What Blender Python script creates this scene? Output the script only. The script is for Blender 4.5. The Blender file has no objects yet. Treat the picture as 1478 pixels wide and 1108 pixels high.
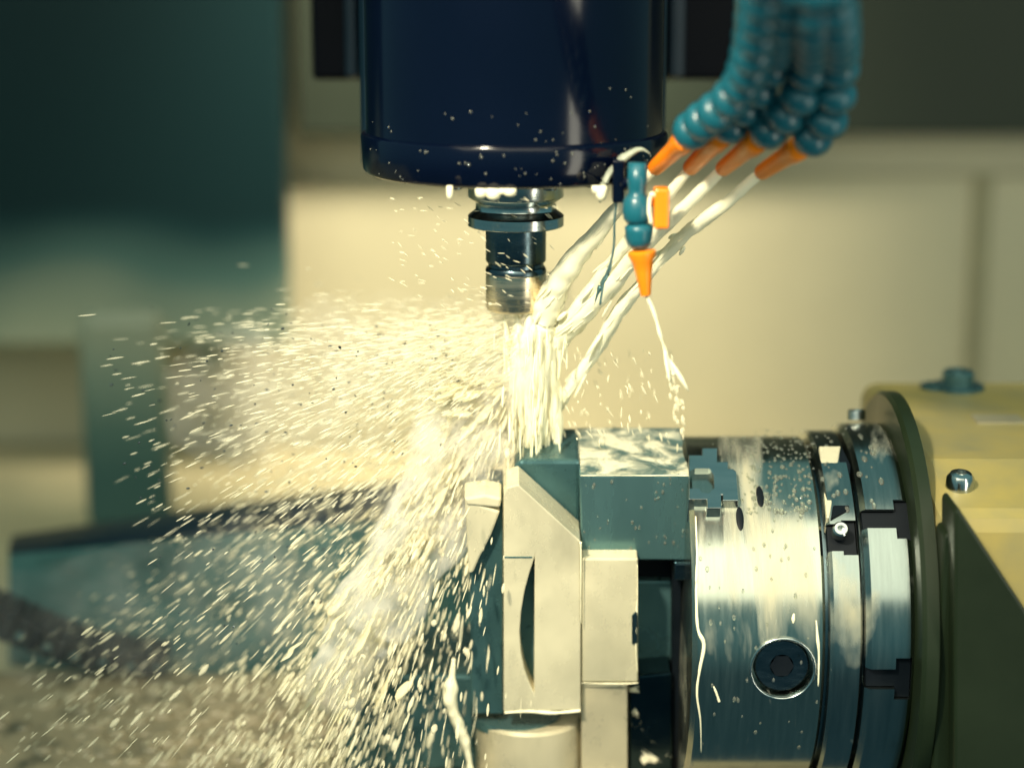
import bpy, bmesh, math, random
from mathutils import Vector, Matrix, noise
R_ = math.radians
random.seed(7)
sc = bpy.context.scene
COL = sc.collection
# ---------------------------------------------------------------- camera geometry
FPX, DIST, ELEV = 2850.0, 1.28, R_(13)
CX, CY = 739.0, 554.0
FW = Vector((0, math.cos(ELEV), -math.sin(ELEV)))
UP = Vector((0, math.sin(ELEV), math.cos(ELEV)))
CAM = -FW * DIST
K = DIST / FPX                                   # metres per photo pixel at the working plane
def ray(px, py):
    return Vector((1, 0, 0)) * ((px - CX) / FPX) - UP * ((py - CY) / FPX) + FW
def P(px, py, y=0.0):                            # a point of the vertical plane Y = y
    d = ray(px, py); t = (y - CAM.y) / d.y
    return CAM + d * t
def zpx(py, y=0.0): return P(CX, py, y).z
AX = P(CX, 872, 0); ZA = AX.z                    # chuck axis height
def frame(ang):
    a = R_(ang)
    return Vector((0, -math.cos(a), -math.sin(a))), Vector((0, -math.sin(a), math.cos(a)))
def PR(px, py, d, ang):                          # on the plane turned by ang about the chuck axis, d in front of it
    n, _ = frame(ang); r = ray(px, py); A = Vector((0, 0, ZA))
    t = (d - n.dot(CAM - A)) / n.dot(r)
    return CAM + r * t
def on_cyl(px, py, rad):                         # on the chuck's cylinder
    r = ray(px, py); oy, oz = CAM.y, CAM.z - ZA
    a = r.y**2 + r.z**2; b = 2*(oy*r.y + oz*r.z); c = oy*oy + oz*oz - rad*rad
    D = b*b - 4*a*c
    if D < 0: D = 0
    t = (-b - math.sqrt(D)) / (2*a)
    return CAM + r * t
# ---------------------------------------------------------------- materials
def newmat(name):
    m = bpy.data.materials.new(name); m.use_nodes = True
    nt = m.node_tree; return m, nt, nt.nodes['Principled BSDF']
def setp(b, **k):
    names = {'col': 'Base Color', 'metal': 'Metallic', 'rough': 'Roughness', 'spec': 'Specular IOR Level', 'coat': 'Coat Weight',
             'coatr': 'Coat Roughness', 'trans': 'Transmission Weight', 'ior': 'IOR', 'sss': 'Subsurface Weight', 'alpha': 'Alpha', 'aniso': 'Anisotropic'}
    for a, v in k.items():
        if a == 'col': v = (*v, 1)
        b.inputs[names[a]].default_value = v
def nz(nt, scale=10, detail=4, rough=.5, vec=None, stretch=None, coord='Object', dist=0):
    tc = nt.nodes.new('ShaderNodeTexCoord'); n = nt.nodes.new('ShaderNodeTexNoise')
    n.inputs['Scale'].default_value = scale; n.inputs['Detail'].default_value = detail; n.inputs['Roughness'].default_value = rough
    n.inputs['Distortion'].default_value = dist
    src = tc.outputs[coord]
    if stretch:
        mp = nt.nodes.new('ShaderNodeMapping'); mp.inputs['Scale'].default_value = stretch
        nt.links.new(src, mp.inputs['Vector']); src = mp.outputs['Vector']
    nt.links.new(src, n.inputs['Vector']); return n.outputs['Fac']
def ramp(nt, fac, stops):
    r = nt.nodes.new('ShaderNodeValToRGB'); e = r.color_ramp.elements
    while len(e) < len(stops): e.new(.5)
    for i, (p, c) in enumerate(stops):
        e[i].position = p; e[i].color = (*c, 1) if not isinstance(c, (int, float)) else (c, c, c, 1)
    nt.links.new(fac, r.inputs['Fac']); return r.outputs['Color']
def bump(nt, b, fac, strength=.3, dist=.001):
    n = nt.nodes.new('ShaderNodeBump'); n.inputs['Strength'].default_value = strength; n.inputs['Distance'].default_value = dist
    nt.links.new(fac, n.inputs['Height']); nt.links.new(n.outputs['Normal'], b.inputs['Normal'])
def mathn(nt, op, a, b):
    n = nt.nodes.new('ShaderNodeMath'); n.operation = op
    for i, v in enumerate((a, b)):
        if isinstance(v, (int, float)): n.inputs[i].default_value = v
        else: nt.links.new(v, n.inputs[i])
    return n.outputs[0]
CREAM = (.86, .80, .60)
def metal(name, col, rough, var=.1, scale=60, stretch=None, film_or_fade=None, filmscale=None, bstr=.15, metallic=1.0, filmcol=CREAM, filmseed=14):
    """machined metal, optionally wetted by milky coolant in patches (film = (lo, hi) thresholds)"""
    m, nt, b = newmat(name); setp(b, metal=metallic)
    f = nz(nt, scale, 5, .6, stretch=stretch)
    r = ramp(nt, f, [(.3, max(.02, rough - var)), (.7, rough + var)])
    c = ramp(nt, f, [(.3, tuple(x*.82 for x in col)), (.7, col)])
    if film_or_fade:
        g = nz(nt, filmseed, 4, .55, stretch=filmscale or (1, 1, 1), dist=.6)
        mk = ramp(nt, g, [(film_or_fade[0], 0.0), (film_or_fade[1], 1.0)])
        mc = nt.nodes.new('ShaderNodeMix'); mc.data_type = 'RGBA'
        nt.links.new(mk, mc.inputs[0]); nt.links.new(c, mc.inputs[6]); mc.inputs[7].default_value = (*filmcol, 1)
        nt.links.new(mc.outputs[2], b.inputs['Base Color'])
        nt.links.new(mathn(nt, 'MULTIPLY', mathn(nt, 'SUBTRACT', 1.0, mk), metallic), b.inputs['Metallic'])
        nt.links.new(mathn(nt, 'ADD', mathn(nt, 'MULTIPLY', r, .8), mathn(nt, 'MULTIPLY', mk, .12)), b.inputs['Roughness'])
        h = mathn(nt, 'ADD', mathn(nt, 'MULTIPLY', f, .25), mk); bump(nt, b, h, bstr*2, .0008)
    else:
        nt.links.new(c, b.inputs['Base Color']); nt.links.new(r, b.inputs['Roughness']); bump(nt, b, f, bstr, .0005)
    return m
def paint(name, col, rough=.35, var=.12, scale=8, spec=.5, dark=.75, stain=None, bstr=.05, stretch=None, ramp2=(.35, .7)):
    m, nt, b = newmat(name); setp(b, rough=rough, spec=spec)
    f = nz(nt, scale, 5, .6, stretch=stretch)
    c = ramp(nt, f, [(ramp2[0], tuple(x*dark for x in (stain or col))), (ramp2[1], col)])
    nt.links.new(c, b.inputs['Base Color'])
    nt.links.new(ramp(nt, f, [(.3, rough - var*.5), (.7, rough + var)]), b.inputs['Roughness'])
    bump(nt, b, nz(nt, scale*12, 3), bstr, .0006); return m
def liquid(name, col=CREAM, rough=.12, trans=.0, alpha=1.0, sss=.0, n=None):
    m, nt, b = newmat(name); setp(b, col=col, rough=rough, trans=trans, ior=1.34, spec=.5)
    if sss:
        setp(b, sss=sss); b.inputs['Subsurface Radius'].default_value = (.01, .008, .005); b.inputs['Subsurface Scale'].default_value = .5
    if n: bump(nt, b, nz(nt, n, 4), .5, .001)
    if alpha < 1: setp(b, alpha=alpha)
    return m
M = {}
M['wall'] = paint('wall_paint', (.52, .48, .33), .42, .1, 3.0, dark=.86)
M['floorpan'] = paint('floor_paint', (.62, .54, .33), .3, .1, 5.0, dark=.8)
M['hood'] = paint('hood_paint', (.028, .038, .026), .5, .1, 3.0, spec=.25)
M['teal'] = paint('teal_paint', (.018, .062, .068), .35, .1, 2.0)
M['tealmid'] = paint('teal_mid_paint', (.10, .17, .14), .3, .1, 3.0)
M['reflgrey'] = paint('reflection_grey', (.24, .30, .23), .3, .1, 3.0)
m, nt, b = newmat('door_shaded_paint'); setp(b, rough=.4, spec=.15)
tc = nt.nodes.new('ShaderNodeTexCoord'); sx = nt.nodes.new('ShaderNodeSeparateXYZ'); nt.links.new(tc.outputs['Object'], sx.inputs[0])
film_or_fade = mathn(nt, 'ADD', sx.outputs[2], mathn(nt, 'MULTIPLY', mathn(nt, 'SUBTRACT', nz(nt, 2.2, 2, .4), .5), -.5))   # soft reflection fade painted into the door colour, paler towards the bottom
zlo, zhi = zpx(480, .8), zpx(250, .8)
nt.links.new(ramp(nt, mathn(nt, 'DIVIDE', mathn(nt, 'SUBTRACT', film_or_fade, zlo), zhi-zlo), [(0, (.40, .41, .30)), (.25, (.26, .30, .22)), (.6, (.055, .11, .10)), (.9, (.010, .034, .037)), (1, (.006, .022, .025))]), b.inputs['Base Color']); M['door'] = m
M['platecol'] = paint('plate_grey', (.36, .33, .22), .4, .1, 30)
m, nt, b = newmat('reflection_band_paint'); setp(b, rough=.4, spec=.2)
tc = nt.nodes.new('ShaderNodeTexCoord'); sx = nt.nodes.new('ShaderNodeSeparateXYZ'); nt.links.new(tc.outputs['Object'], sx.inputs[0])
film_or_fade = mathn(nt, 'ADD', sx.outputs[2], mathn(nt, 'MULTIPLY', mathn(nt, 'SUBTRACT', nz(nt, 3, 2, .4), .5), -.3))  # reflection fade painted into the band's colour, darker towards the bottom
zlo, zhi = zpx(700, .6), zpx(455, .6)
nt.links.new(ramp(nt, mathn(nt, 'DIVIDE', mathn(nt, 'SUBTRACT', film_or_fade, zlo), zhi-zlo), [(0, (.055, .12, .11)), (.35, (.09, .16, .135)), (.75, (.20, .26, .20)), (1, (.30, .33, .24))]), b.inputs['Base Color']); M['reflband'] = m
M['seam'] = paint('seam_rubber', (.30, .28, .17), .6)
M['table'] = paint('wet_table', (.33, .28, .18), .35, .12, 22, stain=(.13, .13, .09), dark=.8, bstr=.4, ramp2=(.34, .50), stretch=(1, .8, 1))
M['guardtop'] = paint('guard_top', (.006, .022, .04), .3, .1, 30, bstr=.2)
M['guard'] = paint('guard_face', (.06, .16, .155), .3, .1, 16, dark=.55, bstr=.2)
M['rubber'] = paint('rubber_black', (.003, .011, .018), .45, .1, 40, spec=.2)
M['navy'] = paint('navy_gloss', (.001, .003, .012), .14, .06, 6, spec=.28, bstr=.02)
M['navy2'] = paint('navy_satin', (.004, .018, .035), .35, .1, 6)
M['navy3'] = paint('black_bracket', (.0008, .002, .006), .5, .1, 6, spec=.12)
M['yellow'] = paint('yellow_paint', (.42, .33, .10), .38, .12, 14, dark=.75, stain=(.36, .33, .17))
M['green'] = paint('green_paint', (.014, .024, .010), .38, .1, 10, spec=.3, dark=.7)
M['chuck'] = metal('chuck_steel', (.47, .50, .43), .26, .06, 260, (1.1, .1, .1), film_or_fade=(.56, .80), filmscale=(2.6, .35, .5), bstr=.1, filmcol=(.50, .45, .30))
M['ring'] = metal('ring_steel', (.31, .36, .34), .27, .06, 220, (1.2, .1, .1), film_or_fade=(.60, .76), filmscale=(1.5, .6, .6), bstr=.1, filmcol=(.46, .42, .28))
M['ringdark'] = metal('ring_dark_steel', (.16, .22, .24), .26, .06, 200, (1.2, .1, .1), bstr=.1)
M['holder'] = metal('holder_steel', (.52, .56, .54), .2, .06, 150, (.1, .1, 1.3))
M['holderdark'] = metal('holder_black_steel', (.10, .145, .17), .24, .08, 160, (.3, .3, 1))
M['cutter'] = metal('cutter_steel', (.80, .70, .52), .28, .1, 90, (.08, .08, 2.2), bstr=.25)
M['polished'] = metal('polished_block', (.10, .205, .215), .26, .12, 30, (1.4, .5, .3), bstr=.12, metallic=.55)
M['blocktop'] = metal('block_top_film', (.15, .25, .24), .18, .08, 120, film_or_fade=(.38, .55), filmseed=50, bstr=.5, metallic=.4, filmcol=(.70, .67, .50))
M['alu'] = metal('aluminium_coated', (.66, .61, .43), .28, .07, 70, (1, 1, .5), film_or_fade=(.25, .8), filmseed=12, bstr=.035, metallic=.35, filmcol=(.74, .68, .48))
M['alu2'] = metal('aluminium_lower', (.48, .44, .31), .3, .07, 70, (1, 1, .5), film_or_fade=(.2, .9), filmcol=(.56, .50, .34), filmseed=20, bstr=.1, metallic=.4)
M['dksteel'] = metal('dark_steel', (.065, .15, .16), .3, .1, 50, bstr=.2, metallic=.5)
M['dkfoam'] = metal('dark_wet_plate', (.035, .06, .07), .25, .1, 50, film_or_fade=(.58, .63), filmseed=46, bstr=.5)
M['black'] = paint('black_recess', (.003, .006, .010), .5, .1, 50, spec=.2)
M['midsteel'] = metal('mid_steel', (.10, .21, .22), .32, .1, 40, bstr=.2, metallic=.5)
M['blue'] = paint('blue_plastic', (.008, .105, .145), .3, .06, 20, dark=.8, bstr=.02)
M['orange'] = paint('orange_plastic', (.95, .25, .008), .3, .06, 20, dark=.88, bstr=.02)
M['stream'] = liquid('coolant_stream', (.95, .91, .68), .12, n=120, alpha=.86)
M['foam'] = liquid('coolant_foam', (.92, .86, .62), .3, n=160)
M['spray'] = liquid('coolant_spray', (.86, .80, .58), .25, alpha=.46)
M['fine'] = liquid('coolant_fine_spray', (.93, .89, .68), .3, alpha=.34)
M['torn'] = liquid('coolant_torn', (.86, .79, .53), .3, alpha=.7, n=150)
M['column'] = liquid('coolant_column', (.96, .92, .67), .4, alpha=.86)
M['drop'] = liquid('coolant_drop', (.85, .88, .76), .05, trans=.9)
M['sheet'] = liquid('coolant_sheet', (.75, .80, .66), .08, trans=.6)
M['chip'] = metal('steel_chip', (.04, .06, .07), .4, metallic=.6)
# ---------------------------------------------------------------- mesh helpers
def link(name, bm, mat, parent=None, smooth=False, bevel=0, label=None, sub=0):
    me = bpy.data.meshes.new(name)
    bmesh.ops.recalc_face_normals(bm, faces=bm.faces[:])
    bm.to_mesh(me); bm.free()
    if smooth:
        for p in me.polygons: p.use_smooth = True
        if smooth == 'auto':
            try: me.set_sharp_from_angle(angle=R_(35))
            except Exception: pass
    o = bpy.data.objects.new(name, me); COL.objects.link(o)
    me.materials.append(mat)
    if bevel:
        b = o.modifiers.new('bevel', 'BEVEL'); b.width = bevel; b.segments = 2; b.limit_method = 'ANGLE'; b.angle_limit = R_(35)
    if sub:
        s = o.modifiers.new('sub', 'SUBSURF'); s.levels = s.render_levels = sub
    if parent:
        o.parent = parent
        o.matrix_parent_inverse = Matrix.Translation(parent.location).inverted()
    if label: o['label'] = label
    return o
def thing(name, label, cat, loc=(0, 0, 0), group=None):
    o = bpy.data.objects.new(name, None); COL.objects.link(o); o.location = loc
    o.empty_display_size = .02
    o['label'] = label; o['category'] = cat
    if group: o['group'] = group
    return o
def tag(o, label, cat=None, group=None, kind=None):
    o['label'] = label
    if cat: o['category'] = cat
    if group: o['group'] = group
    if kind: o['kind'] = kind
    return o
def prism_pts(front, off, bm=None):
    bm = bm or bmesh.new()
    a = [bm.verts.new(p) for p in front]; b = [bm.verts.new(p + off) for p in front]
    n = len(a); bm.faces.new(a); bm.faces.new(b[::-1])
    for i in range(n): bm.faces.new((a[i], b[i], b[(i+1) % n], a[(i+1) % n]))
    return bm
def prism(poly, d, th, ang=0, bm=None):
    n, _ = frame(ang)
    return prism_pts([PR(x, y, d, ang) for x, y in poly], -n*th, bm)
def box(x0, x1, y0, y1, z0, z1, bm=None):
    bm = bm or bmesh.new()
    return prism_pts([Vector((x0, y0, z0)), Vector((x1, y0, z0)), Vector((x1, y0, z1)), Vector((x0, y0, z1))], Vector((0, y1-y0, 0)), bm)
def rect(x0, y0, x1, y1): return [(x0, y0), (x1, y0), (x1, y1), (x0, y1)]
def basis(d):
    d = d.normalized(); a = Vector((0, 0, 1)) if abs(d.z) < .9 else Vector((1, 0, 0))
    u = d.cross(a).normalized(); return u, d.cross(u).normalized()
def lathe(p0, dr, prof, seg=64, bm=None, cap=True):        # prof: (distance along dr, radius)
    bm = bm or bmesh.new(); dr = Vector(dr).normalized(); u, v = basis(dr); rows = []
    for t, r in prof:
        c = Vector(p0) + dr*t
        if r < 1e-6: rows.append([bm.verts.new(c)])
        else: rows.append([bm.verts.new(c + (u*math.cos(2*math.pi*k/seg) + v*math.sin(2*math.pi*k/seg))*r) for k in range(seg)])
    for A, B in zip(rows, rows[1:]):
        for k in range(seg):
            k2 = (k+1) % seg
            if len(A) == 1 and len(B) == 1: continue
            if len(A) == 1: bm.faces.new((A[0], B[k2], B[k]))
            elif len(B) == 1: bm.faces.new((A[k], A[k2], B[0]))
            else: bm.faces.new((A[k], A[k2], B[k2], B[k]))
    if cap and len(rows[0]) > 1: bm.faces.new(rows[0])
    if cap and len(rows[-1]) > 1: bm.faces.new(rows[-1][::-1])
    return bm
def between(p0, p1, prof, seg=32, bm=None):      # prof t in 0..1
    d = p1 - p0; return lathe(p0, d, [(t*d.length, r) for t, r in prof], seg, bm)
def smoothpath(pts, n):
    out = []; m = len(pts)
    for i in range(m-1):
        p = [pts[max(i-1, 0)], pts[i], pts[i+1], pts[min(i+2, m-1)]]
        for k in range(n):
            t = k/n
            out.append(tuple(.5*((2*p[1][j]) + (-p[0][j]+p[2][j])*t + (2*p[0][j]-5*p[1][j]+4*p[2][j]-p[3][j])*t*t + (-p[0][j]+3*p[1][j]-3*p[2][j]+p[3][j])*t**3) for j in range(len(p[0]))))
    out.append(tuple(pts[-1])); return out
def tube(path, seg=16, bm=None, nzamp=0, nzs=60, flat=1.0, seed=0):   # path: (Vector, radius)
    bm = bm or bmesh.new(); rows = []
    N = len(path)
    for i, (c, r) in enumerate(path):
        d = (path[min(i+1, N-1)][0] - path[max(i-1, 0)][0]).normalized(); u, v = basis(d); row = []
        for k in range(seg):
            a = 2*math.pi*k/seg; w = u*math.cos(a) + v*math.sin(a)*flat
            p = c + w*r
            if nzamp: p = c + w*r*(1 + nzamp*noise.noise(Vector((p.x*nzs, p.y*nzs, p.z*nzs + seed))))
            row.append(bm.verts.new(p))
        rows.append(row)
    for A, B in zip(rows, rows[1:]):
        for k in range(seg): bm.faces.new((A[k], A[(k+1) % seg], B[(k+1) % seg], B[k]))
    bm.faces.new(rows[0][::-1]); bm.faces.new(rows[-1]); return bm
def boolean(o, cutters, op='DIFFERENCE'):
    for c in cutters:
        md = o.modifiers.new('cut', 'BOOLEAN'); md.operation = op; md.object = c; md.solver = 'EXACT'
    bpy.context.view_layer.update()
    dg = bpy.context.evaluated_depsgraph_get()
    me = bpy.data.meshes.new_from_object(o.evaluated_get(dg))
    old = o.data; o.modifiers.clear(); o.data = me; me.name = o.name
    for c in cutters: bpy.data.objects.remove(c, do_unlink=True)
    return o
def tmp(bm):
    me = bpy.data.meshes.new('t'); bmesh.ops.recalc_face_normals(bm, faces=bm.faces[:]); bm.to_mesh(me); bm.free()
    o = bpy.data.objects.new('t', me); COL.objects.link(o); return o
def sharp(o, ang=35):
    for p in o.data.polygons: p.use_smooth = True
    o.data.set_sharp_from_angle(angle=R_(ang))

# ================================================================= the enclosure
YW, ZF = .95, -.2916
bm = box(-1.6, 1.6, YW, YW+.02, ZF, 1.1); o = link('back_wall', bm, M['wall']); o['kind'] = 'structure'
bm = box(-1.6, 1.6, -.055, YW-.003, ZF-.02, ZF); o = link('floor', bm, M['floorpan']); o['kind'] = 'structure'
ZT = -.27
bm = box(-.75, .65, -.055, .185, ZF+.001, ZT)
for i in range(1): pass
o = link('machine_table', bm, M['table'], bevel=.002); tag(o, 'brown coolant-covered machine table with foam patches under the dark guard block', 'machine table')
# hood panel and door with painted shading and reflection strips in front of the back wall
hoodp = thing('ceiling_panel', 'dark olive upper panel of the machine enclosure behind the spindle head', 'wall panel', (.3, .93, .5))
link('panel_face', box(P(428, 200, .90).x, 1.3, .90, .945, zpx(196, .90), 1.05), M['hood'], hoodp, bevel=.004)
lp = thing('enclosure_door', 'dark teal enclosure door panel with painted-in shading at the upper left beside the bright wall', 'door panel', (-.5, .88, .3))
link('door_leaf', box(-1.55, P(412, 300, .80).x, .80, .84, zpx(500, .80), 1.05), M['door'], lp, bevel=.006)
link('reflection_band', box(P(104, 400, .60).x, P(232, 400, .60).x, .60, .63, ZF+.001, zpx(450, .60)), M['reflband'], lp, bevel=.024)  # upright added to paint in a soft dark band of reflection
link('reflection_strip', box(P(272, 400, .87).x, P(318, 400, .87).x, .87, .89, ZF+.1, zpx(420, .87)), M['reflgrey'], lp, bevel=.012)  # narrow upright added to paint in a second strip of reflection
for nm, (x0, y0, x1, y1) in {'wall_seam': (960, 250, 1600, 253), 'wall_seam_left': (410, 262, 640, 265), 'corner_seam': (1408, 253, 1413, 600)}.items():
    a, b = P(x0, y0, YW-.004), P(x1, y1, YW-.004)
    o = link('wall_seam', box(a.x, b.x, YW-.006, YW-.001, b.z, a.z), M['seam']); o['kind'] = 'structure'
o = link('wall_seam', box(-1.5, P(620, 640, YW-.01).x, YW-.01, YW-.004, ZF+.0005, ZF+.004), M['seam']); o['kind'] = 'structure'

# ================================================================= dark guard block on the table, cable chain
def gp(px, py, y): return P(px, py, y)
bm = bmesh.new()
yl, yr = .30, .215
tl, tr = gp(12, 800, yl-.03), gp(690, 738, yr-.04)
bl, br = Vector((tl.x, yl-.05, ZF+.001)), Vector((tr.x, yr-.05, ZF+.001))
TLb, TRb = gp(18, 778, yl+.04), gp(700, 680, yr+.05)
V = [bm.verts.new(p) for p in (tl, tr, br, bl, TLb, TRb, Vector((TRb.x, TRb.y, ZF+.001)), Vector((TLb.x, TLb.y, ZF+.001)))]
for f in ((0, 1, 2, 3), (4, 5, 1, 0), (5, 4, 7, 6), (4, 0, 3, 7), (1, 5, 6, 2), (3, 2, 6, 7)): bm.faces.new([V[i] for i in f])
g = thing('guard_block', 'long dark teal sloping guard block behind the spray at the left', 'guard', ((tl.x+tr.x)/2, .2, ZF))
link('guard_body', bm, M['guard'], g, bevel=.003)
n = ((tr-tl).cross(TLb-tl)).normalized(); n = n if n.z > 0 else -n
bm = prism_pts([p + n*.0035 for p in (tl, tr, TRb, TLb)], -n*.003); link('top_cover', bm, M['guardtop'], g, bevel=.001)
ch = thing('cable_chain', 'dark segmented cable chain curving down to the table at the left edge', 'cable chain', gp(90, 930, .12))
pts = smoothpath([(-60, 880), (0, 903), (60, 928), (120, 948), (180, 958), (235, 962)], 3)
for i in range(len(pts)-1):
    a, b = gp(*pts[i], .16), gp(*pts[i+1], .16); d = (b-a); s = Vector((-d.z, 0, d.x)).normalized()
    h = .0125*(1-.45*i/len(pts)); q = d*.9
    if i % 1 == 0:
        link('chain_link', prism_pts([a - s*h, a+q - s*h, a+q + s*h, a + s*h], Vector((0, .04, 0))), M['rubber'], ch, bevel=.0015)
        if i % 2 == 0: link('link_plate', prism_pts([a+q*.2 - s*h*.25 + Vector((0, -.002, 0)), a+q*.8 - s*h*.25 + Vector((0, -.002, 0)), a+q*.8 + s*h*.15 + Vector((0, -.002, 0)), a+q*.2 + s*h*.15 + Vector((0, -.002, 0))], Vector((0, .0015, 0))), M['midsteel'], ch)

# ================================================================= spindle head
RH = 215*K; XH = (742-CX)*K
zb = zpx(275, -RH); zr = zpx(212, -RH)
hd = thing('spindle_head', 'large glossy navy spindle head hanging over the tool', 'spindle head', (XH, 0, zb))
link('nose_ring', lathe((XH, 0, zb), (0, 0, 1), [(0, .05), (0, RH-.005), (.0012, RH-.0025), (.003, RH-.0012), (zr-zb-.0025, RH), (zr-zb-.001, RH-.0006), (zr-zb, RH-.003)], 160), M['navy'], hd, 'auto')
link('spindle_body', lathe((XH, 0, zr), (0, 0, 1), [(0, RH-.0035), (.6, RH-.0035)], 160), M['navy'], hd, 'auto')
a = P(521, 200, .02); link('side_cover', box(P(519, 200, .06).x, P(962, 200, .06).x, .06, .24, zpx(262, .06), .6), M['navy2'], hd, bevel=.012)
br_ = link('rear_bracket', box(P(449, 100, .24).x, P(1062, 100, .24).x, .245, .42, zpx(117, .24), .6), M['navy3'], hd, bevel=.004)
for (x0, x1) in ((500, 519), (964, 986)):
    link('bracket_rail', box(P(x0, 100, .235).x, P(x1, 100, .235).x, .225, .2445, zpx(112, .235), .6), M['navy2'], hd, bevel=.003)
for k in range(6):
    an = R_(-150+24*k+30); x, y = XH+math.cos(an)*.07, math.sin(an)*.07
    link('bolt', lathe((x, y, zb-.004), (0, 0, 1), [(0, .003), (.0005, .004), (.0045, .004)], 16), M['holderdark'], hd, 'auto')

# ================================================================= tool holder and cutter
XT = (744.5-CX)*K
def prof(L): return [(zpx(py, 0) - zpx(L[0][1], 0), r*K) for r, py in L]
def tl_part(name, L, mat, par, seg=96):
    return link(name, lathe((XT, 0, zpx(L[0][1], 0)), (0, 0, 1), prof(L), seg), mat, par, 'auto')
th = thing('tool_holder', 'steel tool holder with grooved flange and short milling cutter', 'tool holder', (XT, 0, zpx(447)))
tl_part('holder_flange', [(40, 326), (66, 326), (68, 324.5), (68, 311), (66.5, 309), (58, 303), (57, 301), (57, 292), (58, 290), (67, 284), (68, 282), (68, 250)], M['holder'], th)
tl_part('collet_body', [(39.5, 384), (39.5, 379), (42.5, 376), (43, 374), (43, 327), (40, 325.9)], M['holderdark'], th)
tl_part('cutter', [(0, 447), (36, 447), (41, 445.5), (43, 442), (43, 394), (42.2, 393)], M['cutter'], th)
tl_part('cutter_collar', [(42.2, 392.9), (43.3, 392), (43.3, 388), (42, 385), (39, 384.1)], M['holderdark'], th)
if 0: o = link('drive_key', box(XT-.055*.1+.020, XT+.033, -.0318, -.026, zpx(288), zpx(262)), M['holderdark'], th, bevel=.0006)
for s, (px, py) in ():
    p = P(px, py, -.010); link('cutting_insert', box(p.x-.003, p.x+.003, -.014, -.008, zpx(446.5), zpx(420)), M['dksteel'], th, bevel=.0005)

# ================================================================= chuck
RC, XC0, XC1, XC2, XC3 = 250*K, .110, .191, .2135, .243
A0 = Vector((0, 0, ZA))
ck = thing('rotary_chuck', 'large polished steel rotary chuck wet with milky coolant', 'chuck', (XC0, 0, ZA))
def xl(x): return (x, 0, ZA)
SC = on_cyl(1130, 965, RC); ns = (SC - Vector((SC.x, 0, ZA))).normalized()
body = link('chuck_body', lathe(xl(XC0), (1, 0, 0), [(0, .03), (0, RC-.003), (.003, RC), (XC1-XC0-.002, RC), (XC1-XC0, RC-.002)], 256), M['chuck'], ck)
cut1 = tmp(lathe(SC + ns*.01, -ns, [(0, .0185), (.024, .0185)], 64))
cut2 = tmp(lathe(on_cyl(1068, 705, RC)+Vector((0, 0, .01)), (0, -.7, .7), [(-.0, .001), (.001, .001)], 6))
boolean(body, [cut1]); bpy.data.objects.remove(cut2, do_unlink=True); sharp(body)
link('bore_lip', lathe(SC - ns*.0022, ns, [(0, .0186), (.0026, .0188), (.003, .0198), (.0022, .0205), (-.003, .0206)], 64, cap=False), M['holder'], ck, True)
screw = link('clamp_screw', lathe(SC - ns*.0125, ns, [(-.003, .0172), (.006, .0172), (.0072, .0160), (.0072, .0072), (.0015, .0066), (.0005, 0)], 6*10), M['holderdark'], ck, 'auto')
u, v = basis(ns)
link('hex_socket', lathe(SC - ns*.0050, ns, [(0, .0074), (.0004, .0074)], 6), M['black'], screw)
# rings with T slots
def slot_cutter(px, py, rad, w, h, w2, h2, x_near, inv=False):
    c = on_cyl(px, py, rad); nn = (c - Vector((c.x, 0, ZA))).normalized(); t = nn.cross(Vector((1, 0, 0))).normalized()
    X = lambda x, hh: c + nn*.01 + Vector((x-c.x, 0, 0)) + t*hh
    f = [X(x_near, -h), X(c.x, -h), X(c.x, -h2), X(c.x+w2, -h2), X(c.x+w2, h2), X(c.x, h2), X(c.x, h), X(x_near, h)]
    bm = prism_pts(f, -nn*.022)
    return tmp(bm)
R2, R3 = RC*1.035, RC*1.075
ring2 = link('middle_ring', lathe(xl(XC1+.0025), (1, 0, 0), [(0, .06), (0, R2-.002), (.002, R2), (XC2-XC1-.0045, R2), (XC2-XC1-.003, R2-.002)], 256), M['ring'], ck)
s = slot_cutter(1216, 775, R2, 0, .009, .009, .0115, XC1-.002)
boolean(ring2, [s]); sharp(ring2)
def slot_shade(px, py, rad, h, w2, h2, x_near):
    c = on_cyl(px, py, rad); nn = (c - Vector((c.x, 0, ZA))).normalized(); t = nn.cross(Vector((1, 0, 0))).normalized(); e = .0004
    X = lambda x, hh: c - nn*.004 + Vector((x-c.x, 0, 0)) + t*hh
    f = [X(x_near, -h+e), X(c.x+e, -h+e), X(c.x+e, -h2+e), X(c.x+w2-e, -h2+e), X(c.x+w2-e, h2-e), X(c.x+e, h2-e), X(c.x+e, h-e), X(x_near, h-e)]
    link('slot_shade', prism_pts(f, -nn*.006), M['black'], ck)  # black filler in the slot; the slot's shade is put into its colour
slot_shade(1216, 775, R2, .009, .009, .0115, XC1+.003)
link('ring_groove', lathe(xl(XC1-.001), (1, 0, 0), [(0, RC-.008), (XC3-XC1+.002, RC-.004)], 128), M['ringdark'], ck, 'auto')
ring3 = link('outer_ring', lathe(xl(XC2+.001), (1, 0, 0), [(0, .06), (0, R3-.003), (.003, R3), (XC3-XC2-.003, R3), (XC3-XC2, R3-.003)], 256), M['ring'], ck)
cs = [slot_cutter(1292, yy, R3, 0, .0065, .010, .0135, XC2-.002) for yy in (748, 980)]
for c in cs: boolean(ring3, [c])
for yy in (748, 980): slot_shade(1292, yy, R3, .0065, .010, .0135, XC2+.002)
sharp(ring3)
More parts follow.
